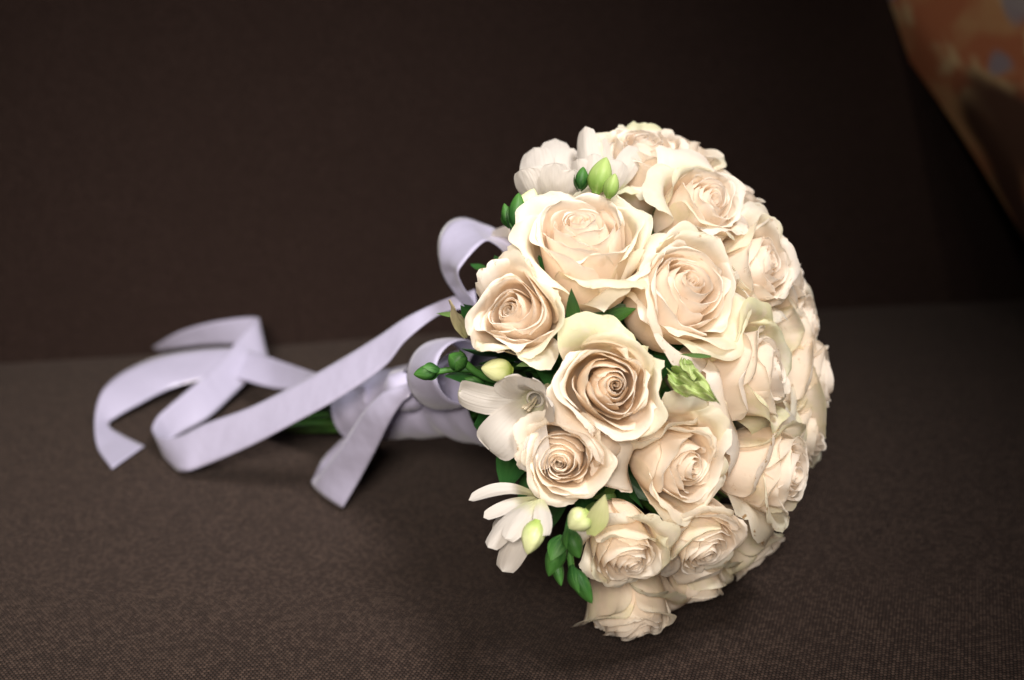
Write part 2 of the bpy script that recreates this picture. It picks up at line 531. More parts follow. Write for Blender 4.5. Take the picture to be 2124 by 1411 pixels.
def make_rose_grids(seed, op=1.0, npet=28, nout=12, green=0.5, wilt=0.5, heart_tilt=0.12, heart_shift=0.0, center=0.0, warp=0.05, th00=None, dist=0.85, rag=1.0, guards=(0, 1, 3), tone=0.3):
    """returns list of outer petal grids (outermost first) and a Bag of the inner ones"""
    rng = np.random.default_rng(seed)
    th = rng.uniform(0, 6.28) if th00 is None else th00
    out = []; bag = Bag()
    tilt_az = rng.uniform(0, 6.28)
    wp = rng.uniform(0, 6.28, 6)

    def deform(V, t):
        a = heart_tilt * (1 - t) ** 0.8
        ax = np.array([np.cos(tilt_az), np.sin(tilt_az), 0.0])
        R = np.array(Matrix.Rotation(a, 3, Vector(ax)))
        B = np.array([0, 0, -1.4])
        V = (V - B) @ R.T + B
        k = np.clip(V[:, 2] + 1.1, 0, 2)
        V = V.copy()
        x, y = V[:, 0].copy(), V[:, 1].copy()
        V[:, 0] += warp * k * np.sin(2.6 * y + wp[0]) + 0.4 * warp * k * np.sin(6 * y + wp[1])
        V[:, 1] += warp * k * np.sin(2.6 * x + wp[2]) + 0.4 * warp * k * np.sin(6 * x + wp[3])
        V[:, 2] += 0.7 * warp * k * np.sin(3.0 * x + 2.0 * y + wp[4]) - center * np.exp(-(x * x + y * y) / 0.12) * k
        return V

    V, F, UV, T = rose_scroll(rng, tone=tone)
    bag.add(deform(V, 0), F, UV, T)
    for i in range(npet):
        t = ((i + 0.6) / (npet - 0.4)) ** dist
        th += 2.39996 + rng.uniform(-0.28, 0.28)
        isout = i >= npet - nout
        last = npet - 1 - i
        g = 0.0
        if last < 6:
            g = green * rng.choice([0.0, 0.5, 1.0, 1.3])
        elif last < 12:
            g = 0.25 * green * rng.random()
        nu, nv = (33, 26) if isout else (17, 14)
        G = rose_petal_grid(rng, t, th, nu, nv, op * rng.uniform(0.9, 1.08), g, wilt * rng.choice([0.0, .4, 1.0]) * (0.3 + t), rag=rag, guard=(rng.uniform(.5, 1.2) if last in guards else 0.0), tone=tone)
        G = (deform(G[0], t),) + G[1:]
        if isout:
            out.append(G)
        else:
            bag.add(*G)
    return out[::-1], bag

# ------------------------------------------------------------------ placing by measured view angles


def P(px, py, d):
    return CAM + d * FWD + ((px - 1062) / FPX * d) * RGT + ((705.5 - py) / FPX * d) * UPV


def cdir(r, u, t):
    """direction from right / up / towards-the-viewer components"""
    return (r * RGT + u * UPV - t * FWD).normalized()


def ground_d(py, z=0.0):
    return (CAM.z - z) / (math.sin(PITCH) + (py - 705.5) / FPX * math.cos(PITCH))


# ------------------------------------------------------------------ sofa


def rounded_slab(sx, sy, sz, rad, nx, ny, puff=0.0):
    """box with rounded edges, centred, as six grids joined; returns bag arrays"""
    V = []; F = []; UV = []; n0 = 0
    half = np.array([sx, sy, sz]) / 2
    for ax in range(3):
        for sg in (-1, 1):
            a, b = [(1, 2), (2, 0), (0, 1)][ax]
            na, nb = nx, ny
            def lin(h, n):
                e = np.linspace(0, 1, 9) ** 1.0 * rad
                mid = np.linspace(-h + rad, h - rad, n)[1:-1]
                return np.concatenate([-h + e, mid, h - e[::-1]])
            A = lin(half[a], na); B = lin(half[b], nb)
            ga, gb = np.meshgrid(A, B, indexing='ij')
            p = np.zeros(ga.shape + (3,))
            p[..., a] = ga; p[..., b] = gb; p[..., ax] = sg * half[ax]
            inner = np.clip(p, -half + rad, half - rad)
            dlt = p - inner
            ln = np.linalg.norm(dlt, axis=-1, keepdims=True)
            p = inner + dlt / np.maximum(ln, 1e-9) * rad
            if puff:
                w = np.cos(np.clip(p[..., 0] / half[0], -1, 1) * math.pi / 2) * np.cos(np.clip(p[..., 1] / half[1], -1, 1) * math.pi / 2)
                p[..., 2] += np.sign(p[..., 2]) * puff * w * (abs(p[..., 2]) / half[2])
            f = grid_faces(*ga.shape, off=n0)
            if sg < 0:
                f = f[:, ::-1]
            V.append(p.reshape(-1, 3)); F.append(f)
            q = [0, 1, 2]; q.remove(ax)
            UV.append(np.stack([p[..., q[0]].ravel(), p[..., q[1]].ravel()], -1))
            n0 += ga.size
    return np.concatenate(V), np.concatenate(F), np.concatenate(UV)


CB0 = P(1180, 775, 0.60)
SOFA_YAW = math.radians(10.3)
seam_a = P(0, 733, ground_d(733))
sofa = bpy.data.objects.new('sofa', None)
C.objects.link(sofa)
seam_dir = Vector((math.cos(SOFA_YAW), math.sin(SOFA_YAW), 0))
seam_n = Vector((-math.sin(SOFA_YAW), math.cos(SOFA_YAW), 0))
seam_mid = seam_a + seam_dir * 0.33
seam_mid.z = 0.0
sofa.location = seam_mid - Vector((0, 0, 0.42))
sofa.rotation_euler = (0, 0, SOFA_YAW)
sofa['label'] = 'dark brown woven fabric sofa on which the bridal bouquet lies'
sofa['category'] = 'sofa'

v, f, uv = rounded_slab(2.0, 0.72, 0.18, 0.022, 150, 150)
# padded seat: faint undulation and the dent the bouquet presses into it
_c = sofa.matrix_basis.inverted() @ Vector((CB0.x, CB0.y, 0.42))
_dx = v[:, 0] + 0.1 - _c.x; _dy = v[:, 1] - 0.335 - _c.y
_top = smooth01((v[:, 2] + 0.0) / 0.08)
v[:, 2] += _top * (0.0012 * np.sin(9 * v[:, 0] + 4 * v[:, 1]) + 0.0009 * np.sin(17 * v[:, 1] - 6 * v[:, 0] + 1) - 0.0045 * np.exp(-(_dx ** 2 + _dy ** 2) / 0.0045))
seat = link('seat_cushion', mesh_from('seat_cushion', v, f, uv, None, MAT['seat']), sofa, (0.1, -0.335, 0.42 - 0.09))
v, f, uv = rounded_slab(2.0, 0.20, 0.62, 0.035, 80, 80)
v[:, 1] += -0.004 * np.sin(5 * v[:, 0] + 1) * np.sin(6 * v[:, 2] + .5)
back = link('back_cushion', mesh_from('back_cushion', v, f, uv, None, MAT['back']), sofa, (0.1, 0.125, 0.42 + 0.25))
back.rotation_mode = 'XYZ'
back.rotation_euler = (math.radians(-9), 0, 0)
v, f, uv = rounded_slab(2.2, 0.98, 0.20, 0.02, 20, 20)
base = link('base', mesh_from('base', v, f, uv, None, MAT['back']), sofa, (0.1, -0.23, 0.42 - 0.18 - 0.102))


def pillow_grid(n=48, half=0.27, thick=0.065):
    u = np.linspace(-1, 1, n)
    g, h = np.meshgrid(u, u, indexing='ij')
    pin = 1 - 0.10 * (1 - np.abs(h) ** 2) * np.abs(g) ** 3
    pin2 = 1 - 0.10 * (1 - np.abs(g) ** 2) * np.abs(h) ** 3
    x = g * half * pin; y = h * half * pin2
    z = thick * np.clip((1 - g ** 2) * (1 - h ** 2), 0, 1) ** 0.42
    z = z + 0.006 * np.sin(9 * g + 4 * h) * (1 - g ** 2) * (1 - h ** 2)
    top = np.stack([x, y, z], -1).reshape(-1, 3)
    bot = np.stack([x, y, -z], -1).reshape(-1, 3)
    f = grid_faces(n, n)
    V = np.concatenate([top, bot]); F = np.concatenate([f, f[:, ::-1] + len(top)])
    UV = np.concatenate([np.stack([g.ravel(), h.ravel()], -1)] * 2)
    return V, F, UV


v, f, uv = pillow_grid()
pil = link('throw_pillow', mesh_from('throw_pillow', v, f, uv, None, MAT['pillow']))
pil.location = P(2785, 70, 0.93)
pn = cdir(-0.12, 0.10, 0.95)
q = pn.to_track_quat('Z', 'Y')
pil.rotation_mode = 'QUATERNION'
pil.rotation_quaternion = q @ Quaternion((0, 0, 1), math.radians(31))
pil['label'] = 'orange and tan patterned throw pillow leaning in the dark corner of the sofa'
pil['category'] = 'pillow'

# ------------------------------------------------------------------ bouquet
CB = P(1180, 775, 0.60)
RS = 0.088
bouquet = bpy.data.objects.new('bouquet', None)
C.objects.link(bouquet)
BO = Vector((CB.x, CB.y, 0.0))
bouquet.location = BO
bouquet['label'] = 'round bridal bouquet of cream roses and white freesias tied with lilac white satin ribbon'
bouquet['category'] = 'bouquet'


def on_ball(px, py, rs=RS):
    ray = (P(px, py, 1.0) - CAM).normalized()
    oc = CAM - CB
    b = ray.dot(oc)
    disc = b * b - (oc.length_squared - rs * rs)
    if disc > 0:
        return CAM + ray * (-b - math.sqrt(disc))
    q = CAM + ray * (-b)
    return CB + (q - CB).normalized() * max(rs, (q - CB).length * 0.98)


# px, py, outer radius px, openness, seed, facing (right, up, towards)
ROSES = [
    dict(px=1222, py=480, r=158, op=1.0, seed=21, npet=24, d=(0, .62, .78), guards=(), label='large cream rose near the top, directly below the green freesia buds'),
    dict(px=1058, py=640, r=122, op=0.76, seed=12, npet=25, d=(-.30, .20, .93), center=-0.2, guards=(), warp=0.085, label='peach centred round rose at the left edge, just above the small green buds'),
    dict(px=1448, py=602, r=150, op=1.0, seed=33, npet=24, dist=0.82, d=(.46, .24, .85), guards=(), label='big pale rose beside the large top rose, lit brightest in its centre'),
    dict(px=1268, py=802, r=136, op=0.86, seed=14, npet=23, dist=0.8, d=(.05, .03, .98), green=1.0, guards=(1,), warp=0.07, center=-0.22, label='wide open rose in the middle of the bouquet with greenish outer petals'),
    dict(px=1172, py=955, r=112, op=0.80, seed=15, npet=28, d=(-.05, -.10, .98), center=0.0, guards=(), dist=0.98, green=0.15, label='rose with a dark hollow centre under the open freesia trumpet'),
    dict(px=1418, py=965, r=130, op=0.98, seed=26, d=(.38, -.12, .92), label='rose with a tight spiral centre below and right of the middle rose'),
    dict(px=1596, py=772, r=148, op=0.85, rs=.094, seed=17, d=(.83,.06,.55), green=.9, dep=0.552, label='rose turned to the right with a broad greenish petal standing above it'),
    dict(px=1592, py=548, r=124, rs=.095, op=0.85, seed=38, d=(.66, .25, .70), dep=0.565, warp=0.07, label='white rose at the upper right turned sideways, above the rose with the greenish petal'),
    dict(px=1476, py=405, r=112, rs=.095, op=0.8, seed=19, d=(.50,.45,.74), dep=0.562, label='white rose on the upper right slope with a closed bright centre'),
    dict(px=1345, py=300, r=116, rag=2.6, op=0.9, seed=40, d=(.1,.78,.6), green=.8, rs=.092, dep=0.59, label='rose at the very top of the bouquet seen from behind its petals'),
    dict(px=1645, py=972, r=128, rs=.092, rag=1.8, op=0.9, seed=41, d=(.84,-.06,.54), wilt=1.5, dep=0.56, label='wilting rose at the lower right edge with ragged petals'),
    dict(px=1297, py=1165, r=108, op=0.72, seed=22, d=(.15,-.62,.77), dep=0.526, label='shaded rose looking downwards beside the dark green leaves'),
    dict(px=1470, py=1138, r=102, op=0.75, seed=43, d=(.35,-.60,.72), dep=0.542, warp=0.08, label='shaded half closed rose low in the middle, right of the one beside the leaves'),
    dict(px=1305, py=1300, r=118, rag=2.0, op=0.9, seed=44, d=(.05,-.93,.35), rs=.085, green=.6, dep=0.572, label='lowest rose, pressed against the sofa seat'),
    dict(px=1455, py=1232, r=85, op=0.8, seed=25, d=(.35,-.90,.25), rs=.088, dep=0.59, label='small rose tucked low behind the half closed rose'),
    dict(px=1568, py=1160, r=85, op=0.85, seed=46, d=(.55,-.75,.22), rs=.088, dep=0.6, label='dark shaded rose at the lower right near the seat'),
    dict(px=1705, py=790, r=118, rag=1.4, op=0.9, seed=27, d=(.92,.05,.2), rs=.096, dep=0.607, label='rose at the far right edge seen edge on'),
    dict(px=1530, py=395, r=100, rag=1.4, op=0.9, seed=48, d=(.6,.7,.25), rs=.094, dep=0.605, label='rose peeping out behind the upper right slope'),
    dict(px=1640, py=560, r=110, rag=1.4, op=0.95, seed=29, d=(.88,.35,.2), rs=.095, dep=0.607, label='rose behind the sideways rose at the upper right edge'),
    dict(px=1400, py=305, r=112, rag=2.5, op=0.95, seed=30, d=(.3,.85,.3), rs=.094, wilt=1.5, dep=0.608, label='rose behind the topmost rose with browned petal tips'),
    dict(px=1680, py=680, r=105, op=0.9, seed=51, d=(.9, .12, .42), rs=.094, dep=0.607, label='rose on the right rim between the two sideways roses'),
    dict(px=1690, py=900, r=105, rag=1.4, op=0.9, seed=52, d=(.9, -.12, .4), rs=.093, dep=0.607, label='rose on the right rim above the wilting rose'),
    dict(px=1530, py=800, r=105, op=0.9, seed=53, d=(.75, .2, -.6), rs=.088, back=True, label='rose on the hidden far side of the dome'),
    dict(px=1400, py=520, r=105, op=0.9, seed=54, d=(.35, .6, -.7), rs=.088, back=True, label='rose on the hidden upper far side of the dome'),
    dict(px=1520, py=960, r=105, op=0.9, seed=55, d=(.7, -.35, -.6), rs=.088, back=True, label='rose on the hidden lower far side of the dome'),
    dict(px=1300, py=420, r=105, op=0.9, seed=56, d=(-.05, .75, -.62), rs=.088, back=True, label='rose on the hidden far side under the topmost flowers'),
]


def quat_z(dirv, roll=0.0):
    q = dirv.normalized().to_track_quat('Z', 'Y')
    return q @ Quaternion((0, 0, 1), roll)


def lathe_grid(prof, nseg=20):
    prof = np.array(prof)
    th = np.linspace(0, 2 * np.pi, nseg, endpoint=False)[None, :]
    r = prof[:, 0][:, None]; z = prof[:, 1][:, None]
    V = np.stack([r * np.cos(th), r * np.sin(th), z + 0 * th], -1).reshape(-1, 3)
    F = grid_faces(len(prof), nseg, closed=True)
    UV = np.stack([th / 6.283 + 0 * r, 0 * th + np.linspace(0, 1, len(prof))[:, None]], -1).reshape(-1, 2)
    return V, F, UV


def tepal_grid(rng, P6, th0, W, nu=15, nv=16, obov=0.62, point=0.0, cup=0.0, ruf=0.03):
    """a smooth spoon-shaped tepal on a funnel given by control polygon P6 (r, z)"""
    Pn = np.array(P6, dtype=float)
    u = np.linspace(-1, 1, nu)[None, :]
    s = np.linspace(0, 1, nv)[:, None]
    shape = (0.30 + 0.70 * smooth01(s / obov)) * np.sqrt(np.clip(1 - np.clip((s - obov) / (1.0001 - obov), 0, 1) ** 2.2, 0, 1)) ** (1 + point)
    shape = np.maximum(shape, 0.015)
    rz = bspline(Pn, np.broadcast_to(s, (nv, nu)).ravel()).reshape(nv, nu, 2)
    r, z = rz[..., 0], rz[..., 1]
    ph = rng.uniform(0, 6.28, 3)
    half = W * shape * u
    # across-direction: tangent; curvature partly follows the funnel, cupped
    rr = np.maximum(r, 0.12)
    ang = half / np.maximum(rr, 0.32)
    x_t = np.sin(ang) * np.maximum(rr, 0.32)
    drop = (1 - np.cos(ang)) * np.maximum(rr, 0.32) * (1.0 + cup)
    r2 = r - drop * np.clip(1 - 0.3 * s, 0, 1) + ruf * s ** 2 * np.sin(3 * u + ph[0] + 2 * s)
    z2 = z + drop * 0.25 * s + ruf * s ** 2 * np.sin(4 * u + ph[1])
    x = r2 * np.cos(th0) - x_t * np.sin(th0)
    y = r2 * np.sin(th0) + x_t * np.cos(th0)
    V = np.stack([x, y, z2], -1).reshape(-1, 3)
    UV = np.stack([u * 0.5 + 0.5 + 0 * s, s + 0 * u], -1).reshape(-1, 2)
    return V, grid_faces(nv, nu), UV


def blade(base, tip, width, normal, bend=0.0, cup=0.15, nu=9, nv=16, point=1.0, twist=0.0, crumple=0.0, seed=0, wmax=0.4):
    """leaf-like blade from base to tip (vectors, local to the bouquet)"""
    base = np.array(base); tip = np.array(tip)
    ax = tip - base; L = np.linalg.norm(ax); ax = ax / L
    nrm = np.array(normal, dtype=float); nrm -= ax * nrm.dot(ax); nrm /= np.linalg.norm(nrm)
    side = np.cross(ax, nrm)
    u = np.linspace(-1, 1, nu)[None, :, None]
    s = np.linspace(0, 1, nv)[:, None, None]
    sh = np.where(s < wmax, 0.35 + 0.65 * np.sin(np.clip(s / wmax, 0, 1) * np.pi / 2), np.cos(np.clip((s - wmax) / (1 - wmax), 0, 1) * np.pi / 2) ** (0.6 + 0.4 * point))
    sh = np.maximum(sh, 0.01)
    tw = twist * s
    sd = side * np.cos(tw) + nrm * np.sin(tw)
    nn = nrm * np.cos(tw) - side * np.sin(tw)
    rg = np.random.default_rng(seed)
    ph = rg.uniform(0, 6.28, 6)
    cr = crumple * width * (np.sin(9 * u + 7 * s + ph[0]) + np.sin(14 * s + ph[1] - 5 * u) + 0.6 * np.sin(23 * s + 11 * u + ph[2]))
    V = base + ax * L * s + sd * (u * width * sh) + nn * (bend * L * np.sin(np.pi * s) + cup * width * np.abs(u) ** 1.6 * sh + cr)
    UV = np.concatenate([u * 0.5 + 0.5 + 0 * s, s + 0 * u], -1).reshape(-1, 2)
    return V.reshape(-1, 3), grid_faces(nv, nu), UV


def loc(v):
    return np.array(v - BO)


def tube_grid(pts, radii, n=10):
    pts = np.array(pts, dtype=float)
    k = len(pts)
    tg = np.gradient(pts, axis=0); tg /= np.linalg.norm(tg, axis=1, keepdims=True)
    ref = np.array([0.13, 0.2, 1.0])
    a = np.cross(tg, ref); a /= np.linalg.norm(a, axis=1, keepdims=True)
    b = np.cross(tg, a)
    th = np.linspace(0, 2 * np.pi, n, endpoint=False)
    rad = np.broadcast_to(np.array(radii, dtype=float).reshape(-1, 1, 1), (k, 1, 1))
    V = pts[:, None, :] + rad * (a[:, None, :] * np.cos(th)[None, :, None] + b[:, None, :] * np.sin(th)[None, :, None])
    UV = np.stack([np.broadcast_to(th / 6.28, (k, n)), np.broadcast_to(np.linspace(0, 1, k)[:, None], (k, n))], -1)
    return V.reshape(-1, 3), grid_faces(k, n, closed=True), UV.reshape(-1, 2)


def curve3(pts, n):
    """Catmull-Rom through pts -> n samples"""
    p = np.array(pts, dtype=float)
    p = np.concatenate([2 * p[:1] - p[1:2], p, 2 * p[-1:] - p[-2:-1]])
    x = np.linspace(0, len(p) - 3 - 1e-6, n)
    i = np.floor(x).astype(int); t = (x - i)[:, None]
    a, b, c, d = p[i], p[i + 1], p[i + 2], p[i + 3]
    return 0.5 * (2 * b + (c - a) * t + (2 * a - 5 * b + 4 * c - d) * t ** 2 + (3 * b - a - 3 * c + d) * t ** 3)


# stems meet at the tie point behind the dome
TIE = P(1000, 828, 0.675)
TAIL = P(590, 862, 0.795)

NP = 0
for k, R in enumerate(ROSES):
    pos = on_ball(R['px'], R['py'], R.get('rs', RS))
    if R.get('back'):
        pos = CB + cdir(*R['d']) * RS
    dirv = cdir(*R['d']) if 'd' in R else (pos - CB).normalized()
    if 'dep' in R:
        pos = P(R['px'], R['py'], R['dep'])
    d = (pos - CAM).dot(FWD)
    scale = R['r'] / FPX * d / 1.06
    nout = 12 if not R.get('back') else 6
    out, bag = make_rose_grids(R['seed'], R['op'], R.get('npet', 23), nout, R.get('green', .5), R.get('wilt', .8),
                               R.get('tilt', 0.14), 0, R.get('center', -0.10), R.get('warp', 0.05), dist=R.get('dist', 0.82), rag=R.get('rag', 1.7), guards=R.get('guards', (0, 2)),
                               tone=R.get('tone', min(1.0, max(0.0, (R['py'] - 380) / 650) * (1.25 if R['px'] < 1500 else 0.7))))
    hip = [(r_, z_ - 0.45) for r_, z_ in ((0.02, -1.62), (0.06, -1.55), (0.17, -1.46), (0.20, -1.36), (0.15, -1.27), (0.05, -1.24))]
    v, f, uv = lathe_grid(hip)
    # the rose object itself is its green hip; petals, heart and sepals are its pieces
    ro = link('rose', mesh_from('rose', v, f, uv, None, MAT['sepal']), bouquet, pos - BO, quat_z(dirv, R.get('roll', 0.0)), scale)
    if not R.get('back'):
        ro['label'] = R['label']
    h = link('inner_petals', bag.mesh('inner_petals', MAT['petal']), ro)
    h['kind'] = 'stuff'
    for g in out:
        link('petal', mesh_from('petal', *g, MAT['petal']), ro)
        NP += 1
    rg = np.random.default_rng(R['seed'] + 500)
    for j in range(5):
        a = j * 1.2566 + rg.uniform(-.3, .3)
        reach = rg.uniform(0.75, 1.05)
        e = np.array([math.cos(a), math.sin(a), 0])
        bs = e * 0.12 + np.array([0, 0, -1.79]); tp = e * reach * 0.85 + np.array([0, 0, -1.55 + rg.uniform(-.35, .35)])
        v, f, uv = blade(bs, tp, 0.13, (0, 0, 1), bend=-0.12, seed=j, twist=rg.uniform(-.5, .5), nu=5, nv=9, wmax=.25)
        link('sepal', mesh_from('sepal', v, f, uv, None, MAT['sepal']), ro)
    # flower stem down to the tie point
    b0 = pos - dirv * scale * 1.95
    m1 = b0 * 0.55 + TIE * 0.45 - dirv * 0.008
    v, f, uv = tube_grid(curve3([loc(b0), loc(m1), loc(TIE)], 10), 0.0022, 7)
    link('stem', mesh_from('stem', v, f, uv, None, MAT['stem']), bouquet)

# cut stem ends spreading out of the wrapped handle
rg = np.random.default_rng(5)
axis = (TAIL - TIE).normalized()
sx = axis.cross(Vector((0, 0, 1))).normalized(); sy = sx.cross(axis).normalized()
for k in range(26):
    a = k * 2.39996; rr = math.sqrt((k + .5) / 26)
    off = sx * math.cos(a) * rr + sy * math.sin(a) * rr
    p0 = TIE + off * 0.013
    pm = TIE + (TAIL - TIE) * 0.5 + off * 0.0125
    p1 = TIE + (TAIL - TIE) * rg.uniform(0.88, 1.06) + sx * math.cos(a) * rr * 0.016 + sy * math.sin(a) * rr * 0.011
    for p in (pm, p1):
        p.z = max(p.z, 0.003)
    v, f, uv = tube_grid(curve3([loc(p0), loc(pm), loc(p1)], 12), [0.0023] * 11 + [0.0021], 8)
    v[-8:] = v[-8:] * 0.15 + v[-8:].mean(0) * 0.85
    link('stem', mesh_from('stem', v, f, uv, None, MAT['stem']), bouquet)

# handle wrap: satin wound round the stems
nw = 60; nth = 40
s = np.linspace(0, 1, nw)[:, None]; th = np.linspace(0, 2 * np.pi, nth, endpoint=False)[None, :]
w0 = TIE + (CB - TIE) * 0.35
w1 = P(742, 846, 0.738)
cen = np.array(loc(w0))[None, None, :] * (1 - s[..., None]) + np.array(loc(w1))[None, None, :] * s[..., None]
rad = 0.0175 + 0.010 * (1 - s) ** 2.5 + 0.00025 * np.sin(s * 40 + th) + 0.0003 * np.sin(2 * th + 5 * s) - 0.002 * np.exp(-((s - .38) / .07) ** 2)
V = cen + np.array(sx)[None, None, :] * (rad * np.cos(th))[..., None] + np.array(sy)[None, None, :] * (rad * np.sin(th))[..., None]
V[..., 2] = np.maximum(V[..., 2], 0.0015)
UVw = np.stack([(s * 6 + th / 6.283) % 1.0 * 0.8 + 0.1, th / 6.283 * 3 + 0 * s], -1).reshape(-1, 2)
link('handle_wrap', mesh_from('handle_wrap', V.reshape(-1, 3), grid_faces(nw, nth, closed=True), UVw, None, MAT['satin']), bouquet)

# ------------------------------------------------------------------ ribbon


def ribbon(name, A, B, n=90, m=9, cup=0.0, parent=bouquet, lab=None):
    a = curve3([loc(P(*p)) for p in A], n); b = curve3([loc(P(*p)) for p in B], n)
    u = np.linspace(0, 1, m)[None, :, None]
    V = a[:, None, :] * (1 - u) + b[:, None, :] * u
    if cup:
        tg = np.gradient((a + b) / 2, axis=0); w = b - a
        nn = np.cross(tg, w); nn /= np.maximum(np.linalg.norm(nn, axis=1, keepdims=True), 1e-9)
        V = V + nn[:, None, :] * cup * np.linalg.norm(w, axis=1)[:, None, None] * (4 * u * (1 - u))
    V[..., 2] = np.maximum(V[..., 2], 0.001)
    L = np.concatenate([[0], np.cumsum(np.linalg.norm(np.diff((a + b) / 2, axis=0), axis=1))]) / 0.02
    UV = np.stack([np.broadcast_to(u[..., 0], (n, m)), np.broadcast_to(L[:, None], (n, m))], -1).reshape(-1, 2)
    o = link(name, mesh_from(name, V.reshape(-1, 3), grid_faces(n, m), UV, None, MAT['satin']), parent)
    md = o.modifiers.new('thickness', 'SOLIDIFY'); md.thickness = 0.00035; md.offset = 0
    return o


knot_c = P(965, 800, 0.665)
kn = np.random.default_rng(3)
v, f, uv = lathe_grid([(0.002, -.011), (.007, -.010), (.0105, -.004), (.0110, .002), (.009, .008), (.002, .010)], 20)
bow = link('ribbon_bow', mesh_from('ribbon_bow', v * (1.0, 1.0, 0.85), f, uv, None, MAT['satin']), bouquet, P(846, 806, 0.665) - BO)


def bow_part(name, A, B, **kw):
    o = ribbon(name, A, B, parent=bow, **kw)
    o.location = BO - (P(846, 806, 0.665))
    return o


bow_part('ribbon_tail',
         [(985, 600, .650), (945, 613, .652), (906, 628, .655), (841, 660, .662), (786, 697, .670), (703, 748, .684), (611, 799, .700), (519, 845, .716), (426, 879, .732), (371, 905, .742), (335, 908, .752), (316, 893, .765), (325, 868, .775), (348, 845, .784), (408, 794, .806), (455, 752, .825), (496, 702, .845), (530, 667, .858), (534, 659, .868), (495, 660, .876), (430, 671, .885), (370, 690, .893), (318, 720, .905)],
         [(990, 640, .645), (950, 642, .648), (906, 656, .652), (841, 707, .656), (795, 762, .662), (703, 826, .676), (611, 877, .692), (519, 925, .710), (426, 965, .728), (384, 978, .735), (358, 970, .748), (338, 940, .762), (352, 920, .778), (380, 897, .788), (436, 863, .800), (500, 803, .826), (545, 757, .843), (555, 742, .854), (546, 730, .866), (500, 716, .876), (430, 716, .893), (370, 722, .902), (322, 729, .910)],
         n=160)
bow_part('ribbon_tail',
         [(760, 800, .70), (690, 785, .74), (640, 769, .78), (590, 752, .81), (540, 735, .835), (470, 722, .85), (349, 735, .85), (268, 765, .83), (219, 802, .81), (200, 845, .795), (197, 895, .78), (205, 935, .765), (233, 980, .744)],
         [(760, 840, .70), (690, 825, .74), (640, 802, .78), (590, 808, .80), (545, 800, .815), (470, 780, .83), (411, 789, .83), (349, 808, .825), (290, 838, .81), (247, 862, .80), (226, 882, .795), (252, 902, .785), (300, 929, .771)],
         n=130)
bow_part('ribbon_tail',
         [(850, 795, .650), (815, 806, .652), (785, 822, .658), (752, 858, .668), (708, 926, .690), (671, 974, .708), (647, 1005, .722)],
         [(852, 818, .645), (845, 826, .645), (832, 838, .648), (810, 872, .655), (783, 926, .670), (752, 984, .686), (711, 1054, .700)], n=70, cup=.04)
bow_part('ribbon_tail',
         [(790, 880, .71), (720, 905, .735), (690, 930, .745), (668, 955, .748), (646, 1000, .725)],
         [(800, 905, .70), (745, 925, .72), (712, 945, .738), (695, 975, .735), (670, 1010, .718)], n=50)

ph = np.linspace(math.radians(35), math.radians(345), 15)
bow_part('ribbon_loop',
         [(910 + 66 * math.cos(p), 778 - 72 * math.sin(p), .640 + .012 * math.cos(p)) for p in ph],
         [(962 + 58 * math.cos(p), 772 - 66 * math.sin(p), .612 + .012 * math.cos(p)) for p in ph], n=80, cup=.03)
bow_part('ribbon_loop',
         [(1085, 530, .645), (1035, 480, .655), (1000, 463, .66), (961, 451, .66), (930, 462, .655), (911, 494, .648), (910, 540, .642), (924, 582, .64), (955, 625, .64), (1000, 690, .65)],
         [(1080, 560, .630), (1045, 522, .632), (1026, 506, .630), (1008, 500, .626), (985, 518, .620), (962, 545, .617), (950, 566, .617), (960, 594, .622), (985, 630, .63), (1020, 690, .64)], n=90, cup=-.03)

# ------------------------------------------------------------------ freesias


def freesia(px, py, d, dirv, size, tepals, seed, lab, roll=0.0, tube=True):
    """tepals: list of (azimuth deg, reach 0..1.3, openness, width)"""
    rng = np.random.default_rng(seed)
    pos = P(px, py, d)
    prof = [(0.05, -1.7), (0.10, -1.4), (0.15, -1.0), (0.22, -0.62), (0.16, -.60)]
    v, f, uv = lathe_grid(prof, 16)
    fo = link('freesia', mesh_from('freesia', v, f, uv, None, MAT['freesia']), bouquet, pos - BO, quat_z(dirv, roll), size)
    fo['label'] = lab
    for az, reach, op, w in tepals:
        az = math.radians(az)
        Pc = [(.17, -.75), (.26, -.45), (.34 + .14 * op, -.12), (.42 + .40 * op, .22 * reach - .10 * op), (.45 + .75 * op * reach, .50 * reach * (1 - .75 * op)), (.42 + 1.0 * op * reach, .72 * reach * (1 - op))]
        v, f, uv = tepal_grid(rng, Pc, az, w, ruf=0.035)
        link('tepal', mesh_from('tepal', v, f, uv, None, MAT['freesia']), fo)
    # style and stamens
    for j in range(4):
        a = rng.uniform(0, 6.28); rr = rng.uniform(.04, .14)
        p0 = np.array([0.03 * math.cos(a), 0.03 * math.sin(a), -.7]); p1 = np.array([rr * math.cos(a), rr * math.sin(a), .0 + rng.uniform(0, .25)])
        mid = (p0 + p1) / 2 + np.array([.03, 0, 0])
        v, f, uv = tube_grid(curve3([p0, mid, p1], 8), [.018] * 5 + [.03, .04, .02], 6)
        link('stamen', mesh_from('stamen', v, f, uv, None, MAT['anther']), fo)
    return fo


